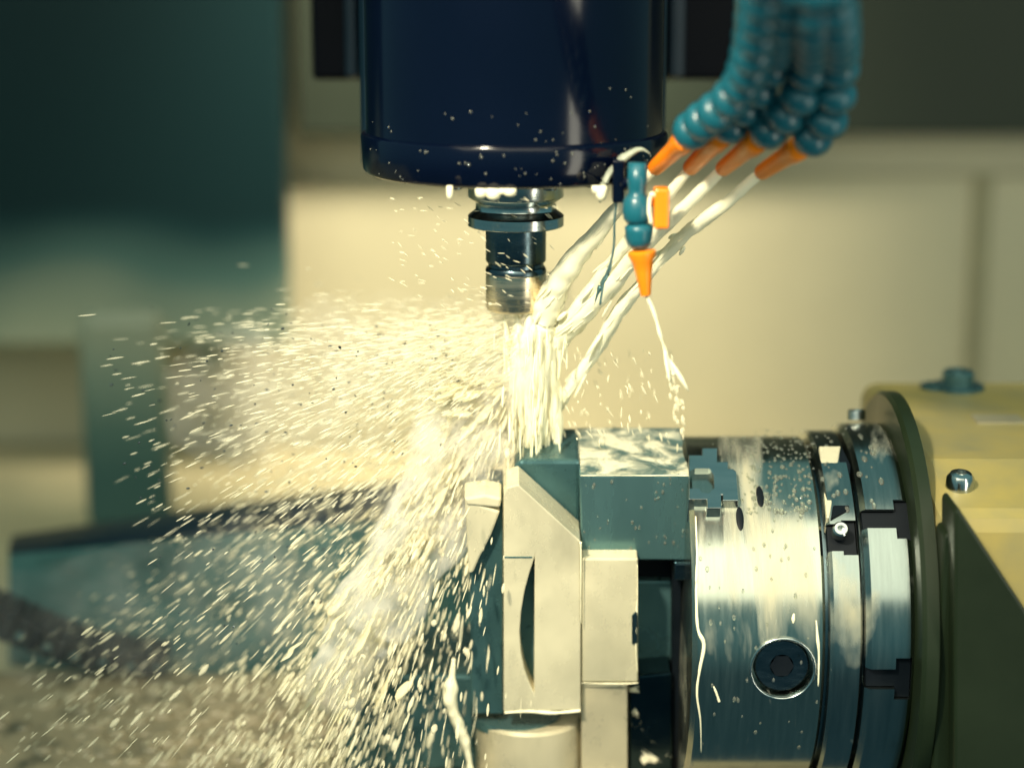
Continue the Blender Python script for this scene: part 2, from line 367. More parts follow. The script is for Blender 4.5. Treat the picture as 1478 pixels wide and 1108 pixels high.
# stepped top jaw on the chuck face and shoulder
def cyl_plate(poly, h, depth=.02, rad=RC):
    f = [on_cyl(x, y, rad+h) for x, y in poly]
    c = sum(f, Vector())/len(f); nn = (c - Vector((c.x, 0, ZA))).normalized()
    # flatten on a tangent plane so that the plate is a true flat casting
    f = [p - nn*(nn.dot(p-c)) for p in f]
    return prism_pts(f, -nn*depth), nn, c
bm, nn, cc = cyl_plate([(994, 657), (1013, 657), (1013, 649), (1035, 649), (1035, 665), (1051, 665), (1051, 674), (1058, 674), (1063, 678), (1066, 722), (1043, 722), (1043, 712), (1041, 712), (1041, 735), (1020, 735), (1020, 720), (994, 720)], .0065)
tj = link('stepped_jaw', bm, M['holder'], ck, bevel=.0007)
hexa = [(996, 672), (1004, 668), (1024, 668), (1031, 677), (1032, 696), (1024, 705), (1013, 703), (1010, 697), (996, 697)]
bm, _, _ = cyl_plate(hexa, .010, .03); c = tmp(bm); boolean(tj, [c])
bm, _, _ = cyl_plate(hexa, -.004, .01); link('jaw_pocket', bm, M['midsteel'], tj)
bm, _, _ = cyl_plate([(1014, 672), (1027, 674), (1028, 690), (1014, 690)], -.001, .004); link('pocket_screw', bm, M['holderdark'], tj, bevel=.001)
# wedge-shaped key notch
bm, _, _ = cyl_plate([(1182, 645), (1213, 645), (1206, 690), (1197, 748), (1193, 748)], .0062, .014, RC); link('wedge_key', bm, M['alu'], ck, bevel=.0006)
bm, _, _ = cyl_plate([(1214, 648), (1228, 668), (1226, 735), (1199, 750), (1207, 690)], .0048, .01, RC); link('key_seat', bm, M['black'], ck, bevel=.0006)
for (px, py, sz) in ((1236, 597, .006), (1213, 560+205, .005)):
    c = on_cyl(px, py, R3); nn = (c - Vector((c.x, 0, ZA))).normalized()
    link('set_screw', lathe(c - nn*.004, nn, [(0, sz), (.006, sz), (.007, sz*.8), (.007, sz*.45), (.003, sz*.4), (.003, 0)], 24), M['holder'], ck, 'auto')
for (px, py) in ((1097, 716), (1068, 748)):
    c = on_cyl(px, py, RC); nn = (c - Vector((c.x, 0, ZA))).normalized(); t = nn.cross(Vector((1, 0, 0)))
    bm = bmesh.new(); bmesh.ops.create_icosphere(bm, subdivisions=3, radius=1)
    mt = Matrix.Translation(c) @ Matrix((Vector((1, 0, 0)), t, nn)).transposed().to_4x4() @ Matrix.Diagonal((.0024, .0085, .0008, 1))
    bmesh.ops.transform(bm, matrix=mt, verts=bm.verts); link('oval_plug', bm, M['black'], ck, True)

# flange + yellow housing
fl = thing('rotary_table', 'yellow rotary table housing with dark green flange beside the chuck', 'rotary table', (.3, 0, ZF))
link('green_flange', lathe(xl(XC3+.001), (1, 0, 0), [(0, .08), (0, RC*1.245), (.0025, RC*1.265), (.010, RC*1.265)], 256), M['green'], fl, 'auto')
XH0 = XC3+.011; XH1 = .62
pr = [(.16, zpx(548, .16)), (-.045, zpx(662, -.045)), (-.115, zpx(745, -.115)), (-.118, ZF+.003), (.16, ZF+.003)]
bm = prism_pts([Vector((XH0, y, z)) for y, z in pr], Vector((XH1-XH0, 0, 0)))
link('housing', bm, M['yellow'], fl, bevel=.010)
link('flange_skirt', box(XH0+.0005, XH0+.016, -.135, -.110, ZF+.003, pr[2][1]-.004), M['green'], fl, bevel=.003)
bm = prism([(1377, 738), (1384, 732), (1390, 742), (1620, 1092), (1620, 1300), (1377, 1300)], .150, .035)
link('green_cover', bm, M['green'], fl, bevel=.009)
n_top = Vector((0, -(pr[0][1]-pr[1][1]), .205)).normalized()
n_top = Vector((0, -(pr[0][1]-pr[1][1])/.205, 1)).normalized()
def on_top(px, py):
    r = ray(px, py); q = Vector((0, pr[1][0], pr[1][1])); t = n_top.dot(q-CAM)/n_top.dot(r); return CAM + r*t
c = on_top(1382, 560)
lb = link('lifting_bolt', lathe(c, n_top, [(-.004, .019), (.002, .019), (.0028, .018), (.0028, .0115), (.0115, .0115), (.013, .010), (.013, .005), (.008, .004)], 6*8), M['dksteel'], fl, 'auto')
link('bolt_base', lathe(c - Vector((.017, 0, 0)), n_top, [(-.003, .010), (.0025, .010), (.0035, .008)], 32), M['dksteel'], fl, 'auto')
q = Vector((0, -.08, (pr[1][1]+pr[2][1])/2)); nf = Vector((0, -(pr[1][1]-pr[2][1]), -.07)).normalized(); nf = Vector((0, -(pr[1][1]-pr[2][1]), .07)).normalized()
r = ray(1385, 702); c = CAM + r*(nf.dot(q-CAM)/nf.dot(r))
link('cap_screw', lathe(c, nf, [(-.003, .009), (.006, .0085), (.009, .0065), (.010, .0035), (.007, .003)], 32), M['holder'], fl, 'auto')
c = on_top(1440, 606); t2 = Vector((1, 0, 0)); w2 = n_top.cross(t2)
link('name_plate', prism_pts([c + n_top*.0012 + t2*a*.016 + w2*b*.010 for a, b in ((-1, -1), (1, -1), (1, 1), (-1, 1))], -n_top*.002), M['platecol'], fl)

# ================================================================= clamped work fixture
T = 8
fx = thing('work_fixture', 'stack of steel and coolant-coated blocks clamped in the chuck', 'workpiece', (.02, 0, ZA))
tb = link('top_block', prism([(836, 686), (997, 686), (994, 808), (839, 808)], .036, .080, T), M['polished'], fx, bevel=.0012, label='dark polished steel block with foamy wet top')
nT, uT = frame(T)
tc_ = [PR(x, y, d, T) for (x, y, d) in ((838.5, 685.3, .034), (994.5, 685.3, .034))]
tc_ = [tc_[0]+uT*.0008, tc_[1]+uT*.0008, tc_[1]+uT*.0008-nT*.076, tc_[0]+uT*.0008-nT*.076]
link('top_film', prism_pts(tc_, -uT*.002), M['blocktop'], tb)
def cres(): return [(772, 812), (764, 836), (757, 862), (752, 892), (750, 922), (752, 950), (757, 975), (764, 994), (771, 1008)]
jp = link('slanted_plate', prism([(727, 712), (731, 704), (748, 699), (838, 781), (838, 1024), (727, 1027)], .052, .030, T), M['alu'], fx)
boolean(jp, [tmp(prism(cres(), .060, .030, T))])
b_ = jp.modifiers.new('b', 'BEVEL'); b_.width = .0008; b_.segments = 2; b_.limit_method = 'ANGLE'
link('pocket_floor', prism([(774, 808), (745, 860), (745, 980), (774, 1012)], .0365, .010, T), M['dksteel'], jp)  # floor coloured dark to paint in the shade of the crescent
link('plate_groove', prism([(728.5, 803), (768, 803), (768, 805), (728.5, 805)], .0523, .001, T), M['midsteel'], jp)
link('dark_core', prism([(742, 672), (752, 664), (837, 664), (837, 800), (742, 800)], .020, .055, T), M['dksteel'], fx, bevel=.0025)
link('side_plate', prism([(676, 722), (726, 722), (726, 1030), (680, 1030)], .040, .05, T), M['dksteel'], fx, bevel=.0012)
link('light_wedge', prism([(671, 722), (722, 738), (709, 772), (692, 805), (683, 826), (677, 828)], .0475, .012, T), M['alu'], fx, bevel=.002)  # raised cream wedge shaped as the triangle of light on the side plate
link('plate_cap', prism([(669, 719), (700, 714), (724, 719), (722, 733), (673, 729)], .0485, .025, T), M['alu'], fx, bevel=.0015)
link('front_block', prism([(839, 806), (921, 806), (921, 984), (839, 984)], .049, .06, T), M['alu'], fx, bevel=.0012)
link('block_corner', prism([(912, 888), (920.5, 880), (920.5, 928), (912, 930)], .0502, .01, T), M['ring'], fx, bevel=.0006)
link('lower_block', prism([(839, 987), (906, 987), (906, 1220), (839, 1220)], .046, .06, T), M['alu2'], fx, bevel=.0012)
link('recess_block', prism([(916, 838), (972, 838), (972, 978), (916, 978)], .012, .03, T), M['midsteel'], fx, bevel=.0015)
link('recess_shade', prism([(916, 800), (975, 800), (975, 837), (916, 837)], .006, .03, T), M['black'], fx)  # black slab painted in as the shadow above the recess block
link('clamp_bar', prism([(971, 812), (984, 812), (984, 1095), (971, 1095)], .030, .04, T), M['black'], fx, bevel=.001)
link('bar_nut', prism([(973, 812), (991, 812), (991, 838), (973, 838)], .040, .02, T), M['holderdark'], fx, bevel=.0015)
link('wet_plate', prism([(907.5, 990), (920, 975), (970.5, 970), (970.5, 1230), (907.5, 1230)], .035, .05, T), M['dkfoam'], fx, bevel=.0015)
link('hub', prism([(971, 1000), (1003, 1000), (1003, 1230), (971, 1230)], .028, .05, T), M['black'], fx)
ZB = PR(760, 1035, .03, T)
link('support_post', lathe((P(764, 1050, -.02).x, -.012, ZT), (0, 0, 1), [(0, .036), (ZB.z-ZT-.002, .036), (ZB.z-ZT, .034)], 64), M['alu2'], fx, 'auto')
link('post_collar', lathe((P(745, 1050, -.02).x, -.012, PR(760, 1062, .05, T).z), (0, 0, 1), [(0, .028), (.0, .030), (.006, .030), (.006, .02)], 64), M['dksteel'], fx, 'auto')
bk = link('base_block', box(P(500, 1000, .04).x, P(690, 1000, .04).x, .0, .10, ZT+.001, zpx(942, .04)), M['dksteel'], None, bevel=.003)
tag(bk, 'dark wet steel block standing on the table left of the clamped blocks', 'steel block')

# ================================================================= coolant hoses
def bead(p0, p1, r, par, mat=None):
    return link('segment', between(p0, p1, [(0, r*.5), (.08, r*.78), (.22, r*.98), (.42, r*1.06), (.62, r*1.0), (.8, r*.78), (.92, r*.6), (1.0, r*.55)], 32), mat or M['blue'], par, True)
hoses = [
 # nozzle tip, nozzle root, then hose waypoints (px,py,depth)
 dict(tip=(945, 243, -.075), root=(990, 201, -.11), way=[(992, 196, -.115), (1003, 183, -.13), (1036, 160, -.16), (1066, 132, -.18), (1082, 96, -.21), (1092, 50, -.24), (1098, 0, -.27), (1102, -60, -.30)], l='first orange nozzle from the spindle head'),
 dict(tip=(996, 243, -.085), root=(1040, 196, -.125), way=[(1043, 192, -.13), (1056, 176, -.14), (1078, 148, -.155), (1100, 118, -.17), (1118, 84, -.18), (1130, 40, -.24), (1138, -4, -.27), (1142, -60, -.30)], l='second orange nozzle'),
 dict(tip=(1043, 244, -.09), root=(1092, 203, -.135), way=[(1096, 199, -.14), (1112, 183, -.15), (1142, 160, -.165), (1162, 128, -.18), (1170, 88, -.19), (1174, 44, -.25), (1176, 0, -.28), (1178, -60, -.30)], l='third'),
 dict(tip=(1099, 249, -.095), root=(1154, 213, -.14), way=[(1159, 209, -.145), (1178, 196, -.155), (1200, 168, -.17), (1208, 130, -.18), (1211, 88, -.19), (1209, 44, -.25), (1204, 0, -.28), (1200, -60, -.30)], l='fourth'),
]
HL = ['teal segmented coolant hose nearest the spindle head with a steep orange nozzle', 'second teal coolant hose from the spindle head ending in a straight orange nozzle',
      'third teal coolant hose from the spindle head ending in an orange nozzle', 'rightmost teal coolant hose with the farthest orange nozzle']
for i, h in enumerate(hoses):
    tip, root = P(*h['tip']), P(*h['root'])
    t = thing('coolant_hose', HL[i], 'hose', P(*h['way'][0]), 'segmented coolant hoses beside the spindle head')
    r = 10.5*K
    link('nozzle', between(root, tip, [(0, r*1.25), (.03, r*1.5), (.2, r*1.45), (.26, r*1.25), (.55, r*1.14), (.97, r*1.02), (1, r*.95), (1, r*.5), (.9, r*.4)], 32), M['orange'], t, 'auto')
    path = [P(*q) for q in smoothpath(h['way'], 24)]
    pts = [path[0]]; acc = 0
    for a, b in zip(path, path[1:]):
        acc += (b-a).length
        if acc >= 40*K: pts.append(b); acc = 0
    for a, b in zip(pts, pts[1:]): bead(b, a, 24*K, t)
# upright hose with valve below the head
vh = thing('valve_nozzle', 'short upright blue coolant hose with orange valve lever and cone nozzle', 'nozzle', P(920, 428, -.105))
yv = -.105
def vl(name, L, mat, x=920, par=vh, seg=40):
    z0 = P(x, L[0][1], yv); prf = [(zpx(py, yv) - z0.z, r*K) for r, py in L]
    return link(name, lathe(z0, (0, 0, 1), prf, seg), mat, par, True)
vl('segment', [(13, 322), (17, 316), (18.5, 306), (18, 290), (14, 283), (11, 279), (12, 272), (13, 262), (12, 235)], M['blue'], 919)
bmv = between(P(932, 426, yv), P(926, 361, yv), [(0, 4*K), (0, 6.5*K), (.04, 7.2*K), (.5, 11*K), (.75, 14*K), (.9, 18.5*K), (.97, 18.5*K), (1, 15*K)], 40)
vl('lower_segment', [(9, 359), (15, 352), (17, 344), (18, 334), (18.5, 328), (15, 324), (9, 321)], M['blue'], 922)
link('cone_nozzle', bmv, M['orange'], vh, 'auto')
link('valve_lever', box(P(943, 300, yv).x, P(965, 300, yv).x, yv-.008, yv+.006, zpx(328, yv), zpx(270, yv)), M['orange'], vh, bevel=.0015)
link('lever_rim', tube([(P(x, y, yv-.006), .0012) for x, y in smoothpath([(940, 322), (937, 305), (938, 284), (943, 280), (948, 288), (949, 316), (958, 326)], 5)], 10), M['foam'], vh, True)
link('valve_pivot', between(P(934, 292, yv), P(944, 292, yv), [(0, 6*K), (1, 6*K)], 20), M['orange'], vh, 'auto')
link('mount_bracket', box(P(886, 270, yv).x, P(903, 270, yv).x, yv+.012, yv+.03, zpx(297, yv), zpx(235, yv)), M['navy'], vh, bevel=.001)
link('mount_elbow', tube([(P(x, y, yv+.01), 7*K) for x, y in ((898, 270), (908, 262), (919, 262))], 16), M['navy'], vh, True)
w_ = link('thin_wire', tube([(P(x, y, yv+.02), .0007) for x, y in smoothpath([(890, 290), (887, 320), (886, 355), (881, 380), (872, 405), (866, 440)], 6)], 8), M['midsteel'], vh, True)

# ================================================================= coolant streams
def stream(pts, label, seed, name='coolant_stream', namp=.5, ns_=55, seg=20, flat=1.0, tags=True, mat='stream', lig=22):
    q = smoothpath(pts, 14); path = [(P(a, b, y), r*K) for a, b, y, r in q]
    for _ in range(1):
        for i in range(len(path)):
            f = i/len(path); c, rr = path[i]
            wob = noise.noise_vector(Vector((c.x*22, c.z*22, seed)))*rr*.14*f
            path[i] = (c + Vector((wob.x, wob.y, wob.z)), rr*(1 + .10*f*noise.noise(Vector((i*.2, seed*3.1, 0)))))
    bm = tube(path, seg, nzamp=namp, nzs=ns_*2.2, flat=flat, seed=seed)
    for k in range(lig*2):                       # surface filaments along the jet
        i = int(len(path)*random.uniform(.12, .93)); n_ = random.randint(6, 14); an = random.uniform(0, 6.28); fp = []
        for j in range(n_):
            c, rr = path[min(i+j, len(path)-1)]; dd = (path[min(i+j+1, len(path)-1)][0]-path[min(max(i+j-2, 0), len(path)-3)][0]).normalized(); u, v = basis(dd)
            fp.append((c + (u*math.cos(an+j*.03) + v*math.sin(an+j*.03))*rr*random.uniform(.93, 1.0), rr*.11*math.sin(math.pi*(j+.3)/n_)+.0001))
        tube(fp, 6, bm)
    for k in range(lig):                         # ligaments torn off the jet
        i = int(len(path)*random.uniform(.3, .97)); c, rr = path[i]; d = (path[min(i+3, len(path)-1)][0]-path[max(i-3, 0)][0]).normalized()
        off = Vector((random.gauss(0, 1), random.gauss(0, 1), random.gauss(0, 1))).normalized()
        d2 = (d + off*.22).normalized(); L = random.uniform(.006, .022); w = random.uniform(.0006, .0018)
        p = c + off*rr*random.uniform(.5, 1.35)
        tube([(p + d2*L*t, w*s_) for t, s_ in ((0, .1), (.2, .8), (.55, 1), (.85, .6), (1, .1))], 6, bm)
    o = link(name, bm, M[mat], None, True)
    if tags: tag(o, label, 'coolant jet', 'coolant jets from the orange nozzles')
    return o
stream([(944, 244, -.075, 6.5), (905, 285, -.06, 8), (870, 326, -.045, 11), (832, 372, -.03, 15), (806, 410, -.02, 18), (788, 452, -.01, 21), (772, 505, 0, 26)], 'thickest milky coolant jet, falling from the nozzle nearest the spindle head', 1, namp=.2)
stream([(995, 244, -.085, 6.5), (950, 298, -.07, 8), (905, 352, -.05, 9), (865, 405, -.03, 10), (828, 455, -.015, 11.5), (795, 495, 0, 14)], 'milky coolant jet from the second nozzle, passing just behind the upright nozzle', 2, namp=.15)
stream([(1042, 245, -.09, 7), (985, 302, -.075, 9), (930, 352, -.055, 11), (885, 408, -.035, 12), (842, 452, -.018, 14), (798, 492, 0, 20)], 'milky coolant jet from the third nozzle, aimed at the cutter', 3, namp=.15)
stream([(1098, 250, -.095, 6.5), (1040, 300, -.08, 8.5), (985, 342, -.06, 9), (935, 398, -.04, 7.5), (897, 446, -.025, 10), (862, 502, -.012, 9), (810, 578, 0, 8)], 'milky coolant jet from the rightmost nozzle, curving lowest towards the block', 4, namp=.2)
stream([(934, 427, yv, 2.6), (944, 452, yv, 2.2), (952, 480, yv, 2.4), (960, 505, yv, 2.6), (966, 524, yv, 3.2), (972, 540, yv, 3)], 'thin wavering coolant thread dripping from the upright cone nozzle', 5, namp=.9, lig=3, seg=12)
# grey shreds of swarf in the jets
sw = link('swarf_shred', tube([(P(a, b, -.066), r*K) for a, b, r in smoothpath([(884, 380, 1), (878, 395, 8), (868, 410, 9), (862, 425, 5), (858, 440, 1)], 5)], 12, nzamp=.9, nzs=200, flat=.3), M['midsteel'], None, True)
tag(sw, 'dark ragged strip of swarf caught on the coolant jets', 'swarf')

# falling column between the cutter and the work
bm = bmesh.new()
def spindle(p, d, L, w, bm, seg=6):
    u, v = basis(d); rows = []
    a = bm.verts.new(p); e = bm.verts.new(p + d*L)
    for t, s_ in ((.16, .62), (.5, 1), (.84, .6)):
        rows.append([bm.verts.new(p + d*L*t + (u*math.cos(6.2832*k/seg) + v*math.sin(6.2832*k/seg))*w*s_) for k in range(seg)])
    for k in range(seg):
        k2 = (k+1) % seg
        bm.faces.new((a, rows[0][k2], rows[0][k])); bm.faces.new((e, rows[2][k], rows[2][k2]))
        for A, B in ((rows[0], rows[1]), (rows[1], rows[2])): bm.faces.new((A[k], A[k2], B[k2], B[k]))
core = [(775, 455, 0, 14), (766, 495, 0, 32), (765, 545, 0, 35), (770, 590, 0, 33), (773, 630, 0, 29), (776, 672, 0, 20)]
q = smoothpath(core, 14)
bm = tube([(P(a, b, y), r*K) for a, b, y, r in q], 40, nzamp=.4, nzs=45, flat=.6, seed=9)
for k in range(64):
    off = random.gauss(0, 1); off = max(-1.25, min(1.25, off*.75)); dy = -.011 - .006*random.random() + .008*abs(off); y0 = random.uniform(440, 560); y1 = y0 + random.uniform(60, 150); rr = random.uniform(2.5, 8)
    pp = [(768 + off*30 + random.gauss(0, 3), y0 + (y1-y0)*t, dy, rr*e) for t, e in ((0, .3), (.3, 1), (.65, .9), (1, .12))]
    tube([(P(a, b, y), r*K) for a, b, y, r in smoothpath(pp, 7)], 10, bm, nzamp=.3, nzs=100, seed=k)
for k in range(150):
    t = random.random(); px = 766 + random.gauss(0, 19); py = 465 + 170*t
    dpx = Vector((random.gauss(-.02, .05), random.gauss(0, .08), -1)).normalized()
    spindle(P(px, py, random.gauss(-.012, .014)), dpx, random.uniform(.008, .03), random.uniform(.0003, .0010), bm)
o = link('coolant_column', bm, M['column'], None, True); tag(o, 'white column of coolant falling from the cutter onto the work', 'coolant splash')

# sheet on the head rim, drips
sh = link('coolant_sheet', tube([(P(a, b, -.085), r*K) for a, b, r in smoothpath([(866, 292, 4), (868, 276, 9), (876, 258, 13), (890, 238, 15), (908, 222, 13), (926, 216, 8), (938, 222, 3)], 8)], 20, nzamp=.5, nzs=120, flat=.35), M['sheet'], None, True)
tag(sh, 'curled translucent coolant sheet clinging to the right rim of the head', 'coolant splash')
dr = bmesh.new()
for (px, py, r, L) in ((649, 268, 4.5, 20), (694, 272, 8, 14), (712, 272, 10, 17), (736, 272, 9, 12), (724, 272, 5, 9), (868, 268, 8, 22), (860, 268, 6, 12)):
    tube([(P(px, py + L*t, -.094), r*K*s_) for t, s_ in ((0, .9), (.3, 1), (.7, .9), (.92, .55), (1, .1))], 14, dr)
o = link('coolant_drips', dr, M['foam'], None, True); tag(o, 'white coolant drips hanging from the lower rim of the head', kind='stuff')

# ================================================================= spray: ballistic, truly three-dimensional
G = Vector((0, 0, -1))
def shoot(theta, phi, dist, S, g=.35):
    """theta from the -x axis towards down, phi depth angle; returns position and direction after travelling dist"""
    v = Vector((-math.cos(theta)*math.cos(phi), math.sin(phi), -math.sin(theta)*math.cos(phi)))
    t = dist; p = S + v*t + G*g*t*t; d = (v + G*2*g*t).normalized(); return p, d
def okpos(p): return p.z > ZT + .004 and p.y > -.32 and p.y < .30
fine, mid, heavy, chips, sheets = [bmesh.new() for _ in range(5)]
S1 = P(770, 478, 0); S2 = P(745, 560, 0)
for k in range(5600):                            # fine flat fan to the left
    th_ = R_(random.uniform(-4, 38)); d_ = .015 + abs(random.gauss(0, .125))
    if d_ > .27: continue
    p, d = shoot(th_, R_(random.gauss(8, 26)), d_, S1 + Vector((random.gauss(0, .008), 0, random.gauss(0, .008))), .25)
    if okpos(p): spindle(p, d, random.uniform(.003, .013), random.uniform(.00018, .0006), fine)
for k in range(4100):                            # middle fan over the guard block
    th_ = R_(random.uniform(25, 68)); d_ = .02 + .40*random.random()**.95
    p, d = shoot(th_, R_(random.gauss(10, 25)), d_, S2 + Vector((random.gauss(0, .010), 0, random.gauss(0, .010))), .3)
    if okpos(p): spindle(p, d, min(.03, .008*math.exp(random.gauss(0, .45))), min(.0024, .00042*math.exp(random.gauss(0, .6))), mid)
for k in range(1500):                            # steep fan in front of the work
    th_ = R_(random.triangular(48, 91, 64)); d_ = .02 + .24*random.random()**.75
    p, d = shoot(th_, R_(random.gauss(-12, 9)), d_, P(728, 560, -.01) + Vector((random.gauss(0, .012), 0, random.gauss(0, .010))), .2)
    if okpos(p): spindle(p, d, min(.03, .0085*math.exp(random.gauss(0, .45))), min(.0026, .00052*math.exp(random.gauss(0, .6))), heavy)
for k in range(110):                             # torn clumps
    th_ = R_(random.gauss(57, 5.5)); d_ = random.uniform(.05, .30); ph = R_(random.gauss(-8, 7))
    for j in range(random.randint(8, 22)):
        p, d = shoot(th_ + random.gauss(0, .022), ph + random.gauss(0, .03), d_ + random.gauss(0, .007), S2, .25)
        if okpos(p): spindle(p, d, random.uniform(.004, .014), random.uniform(.0003, .0017), heavy)
def sheet(p, d, L, w, bm, sd):
    n_ = 9; path = []
    for j in range(n_+1):
        f = j/n_; o_ = noise.noise_vector(Vector((f*2.2, sd, 0)))*w*.9
        path.append((p + d*L*f + Vector((o_.x, o_.y*.6, o_.z)), w*(.12 + math.sin(math.pi*min(1, f*1.02))**.8)*(.75 + .5*noise.noise(Vector((f*4, sd, 3))))))
    tube(path, 12, bm, nzamp=.8, nzs=210, flat=.3, seed=sd)
for k in range(95):
    th_ = R_(random.gauss(57, 6)); d_ = random.uniform(.03, .27)
    p, d = shoot(th_, R_(random.gauss(-8, 9)), d_, S2, .25)
    if okpos(p) and okpos(p+d*.03): sheet(p, d, random.uniform(.012, .038), random.uniform(.0018, .0050), sheets, k*1.7)
for k in range(46):                              # masses close to the impact
    th_ = R_(random.uniform(8, 84)); p, d = shoot(th_, R_(random.gauss(-5, 18)), random.uniform(.004, .045), P(752, 540, 0), .1)
    sheet(p, d, random.uniform(.012, .034), random.uniform(.003, .0075), sheets, 200+k*1.3)
for k in range(420):                             # root of the splash
    th_ = R_(random.uniform(-5, 88)); d_ = random.uniform(.003, .055)
    p, d = shoot(th_, R_(random.gauss(-5, 22)), d_, P(752, 540, 0), .1)
    spindle(p, d, random.uniform(.006, .022), random.uniform(.0004, .0018), heavy)
for k in range(170):                             # loose drops right of the column
    px, py = random.uniform(800, 985), random.uniform(500, 640)
    if random.random() < (px-800)/260: continue
    d = Vector((random.gauss(.3, .3), random.gauss(0, .2), -1)).normalized()
    spindle(P(px, py, random.gauss(-.01, .03)), d, random.uniform(.002, .008), random.uniform(.0003, .001), mid)
for k in range(34):                              # drops below the thin thread
    py = random.uniform(530, 625); px = 968 + (py-530)*.2 + random.gauss(0, 3.5)
    spindle(P(px, py, yv), Vector((random.gauss(.1, .2), 0, -1)).normalized(), random.uniform(.002, .007), random.uniform(.0006, .0015), heavy)
for k in range(110):                             # bits thrown up round the holder
    px, py = random.uniform(560, 800), random.uniform(280, 440)
    a = random.uniform(-.9, .9)
    spindle(P(px, py, random.uniform(-.09, -.04)), Vector((math.cos(a), random.gauss(0, .2), -math.sin(abs(a)))).normalized(), random.uniform(.002, .0055), random.uniform(.0003, .0006), mid)
for k in range(260):
    th_ = R_(random.uniform(-5, 50)); p, d = shoot(th_, R_(random.gauss(0, 14)), random.uniform(.05, .28), S1, .2)
    if okpos(p): spindle(p, (d + Vector((random.gauss(0, .5), 0, random.gauss(0, .5)))).normalized(), random.uniform(.001, .003), random.uniform(.0004, .0009), chips, 4)
tag(link('fine_spray', fine, M['fine'], None, True), 'fine mist of coolant streaks fanning out to the left of the cutter', kind='stuff')
tag(link('coolant_spray', mid, M['spray'], None, True), 'slanting coolant streaks flying over the dark guard block', kind='stuff')
tag(link('heavy_spray', heavy, M['spray'], None, True), 'dense torn coolant streaks pouring down left of the work', kind='stuff')
tag(link('torn_sheets', sheets, M['torn'], None, True), 'torn cream lumps of coolant thrown down to the left of the work', kind='stuff')
tag(link('metal_chips', chips, M['chip'], None, False), 'tiny dark metal chips flying in the spray', kind='stuff')

# fog of atomised coolant around the impact
def fog(name, pts, dens, label, seed):
    q = smoothpath(pts, 10)
    bm = tube([(P(a, b, y), r*K) for a, b, y, r in q], 32, nzamp=.35, nzs=25, flat=1.0, seed=seed)
    m = bpy.data.materials.new(name); m.use_nodes = True; nt = m.node_tree; nt.nodes.clear()
    out = nt.nodes.new('ShaderNodeOutputMaterial'); pv = nt.nodes.new('ShaderNodeVolumePrincipled')
    pv.inputs['Color'].default_value = (.995, .985, .93, 1); pv.inputs['Anisotropy'].default_value = -.3
    f = nz(nt, 22 if dens < 20 else 38, 3, .6); r = ramp(nt, f, [(.40, 0.0), (.66, 1.0)])
    nt.links.new(mathn(nt, 'MULTIPLY', r, dens), pv.inputs['Density']); nt.links.new(pv.outputs[0], out.inputs['Volume'])
    o = link(name, bm, m, None, True); tag(o, label, kind='stuff'); return o
fog('coolant_mist', [(800, 395, 0, 20), (785, 450, 0, 44), (750, 510, 0, 62), (705, 580, 0, 68), (650, 680, -.01, 70), (590, 790, -.02, 66), (530, 900, -.03, 60), (480, 1010, -.03, 55)], 60, 'milky mist of atomised coolant around the impact', 3)
fog('low_haze', [(660, 690, -.01, 60), (560, 770, 0, 90), (430, 840, .02, 110), (290, 880, .04, 120), (120, 890, .06, 105), (-60, 900, .07, 70)], 2.0, 'thin milky haze drifting over the dark guard block', 12)
fog('coolant_haze', [(760, 490, 0, 40), (690, 500, 0, 66), (600, 520, 0, 90), (500, 545, 0, 110), (400, 570, 0, 118), (310, 585, 0, 95), (240, 595, .0, 50)], 3.2, 'thin milky haze left of the cutter', 8)

# droplets and runs on the chuck
bm = bmesh.new()
def dome(c, nn, r, h, bm, stretch=1.0):
    t1 = Vector((1, 0, 0)); t1 = (t1 - nn*nn.dot(t1)).normalized(); t2 = nn.cross(t1)
    rows = []
    for (a, b) in ((1, -.15), (.92, .35), (.65, .78)):
        rows.append([bm.verts.new(c + t1*math.cos(.7854*k)*r*a + t2*math.sin(.7854*k)*r*a*stretch + nn*h*b) for k in range(8)])
    top = bm.verts.new(c + nn*h)
    for A, B in zip(rows, rows[1:]):
        for k in range(8): bm.faces.new((A[k], A[(k+1) % 8], B[(k+1) % 8], B[k]))
    for k in range(8): bm.faces.new((rows[-1][k], rows[-1][(k+1) % 8], top))
for k in range(300):
    py = random.uniform(618, 740); px = random.uniform(1075, 1172) if random.random() < .75 else random.uniform(1000, 1175)
    if px < 1070 and 645 < py < 740: continue
    c = on_cyl(px, py, RC); nn = (c - Vector((c.x, 0, ZA))).normalized(); r = random.uniform(.0005, .0014)*random.choice((.7, 1, 1.3))
    dome(c, nn, r, r*.55, bm, random.uniform(1, 1.6))
for k in range(70):
    px, py = random.uniform(1172, 1290), random.uniform(605, 740); x1 = on_cyl(px, py, RC).x
    rr = R2 if XC1+.004 < x1 < XC2-.004 else (R3 if XC2+.005 < x1 < XC3-.004 else None)
    if not rr: continue
    c = on_cyl(px, py, rr); nn = (c - Vector((c.x, 0, ZA))).normalized(); r = random.uniform(.0006, .0022)
    if XC1 < c.x < XC3: dome(c, nn, r, r*.5, bm, random.uniform(1, 2))
for k in range(50):
    px, py = random.uniform(1010, 1190), random.uniform(745, 1080)
    c = on_cyl(px, py, RC); nn = (c - Vector((c.x, 0, ZA))).normalized(); r = random.uniform(.0005, .0012); dome(c, nn, r, r*.5, bm, 1.8)
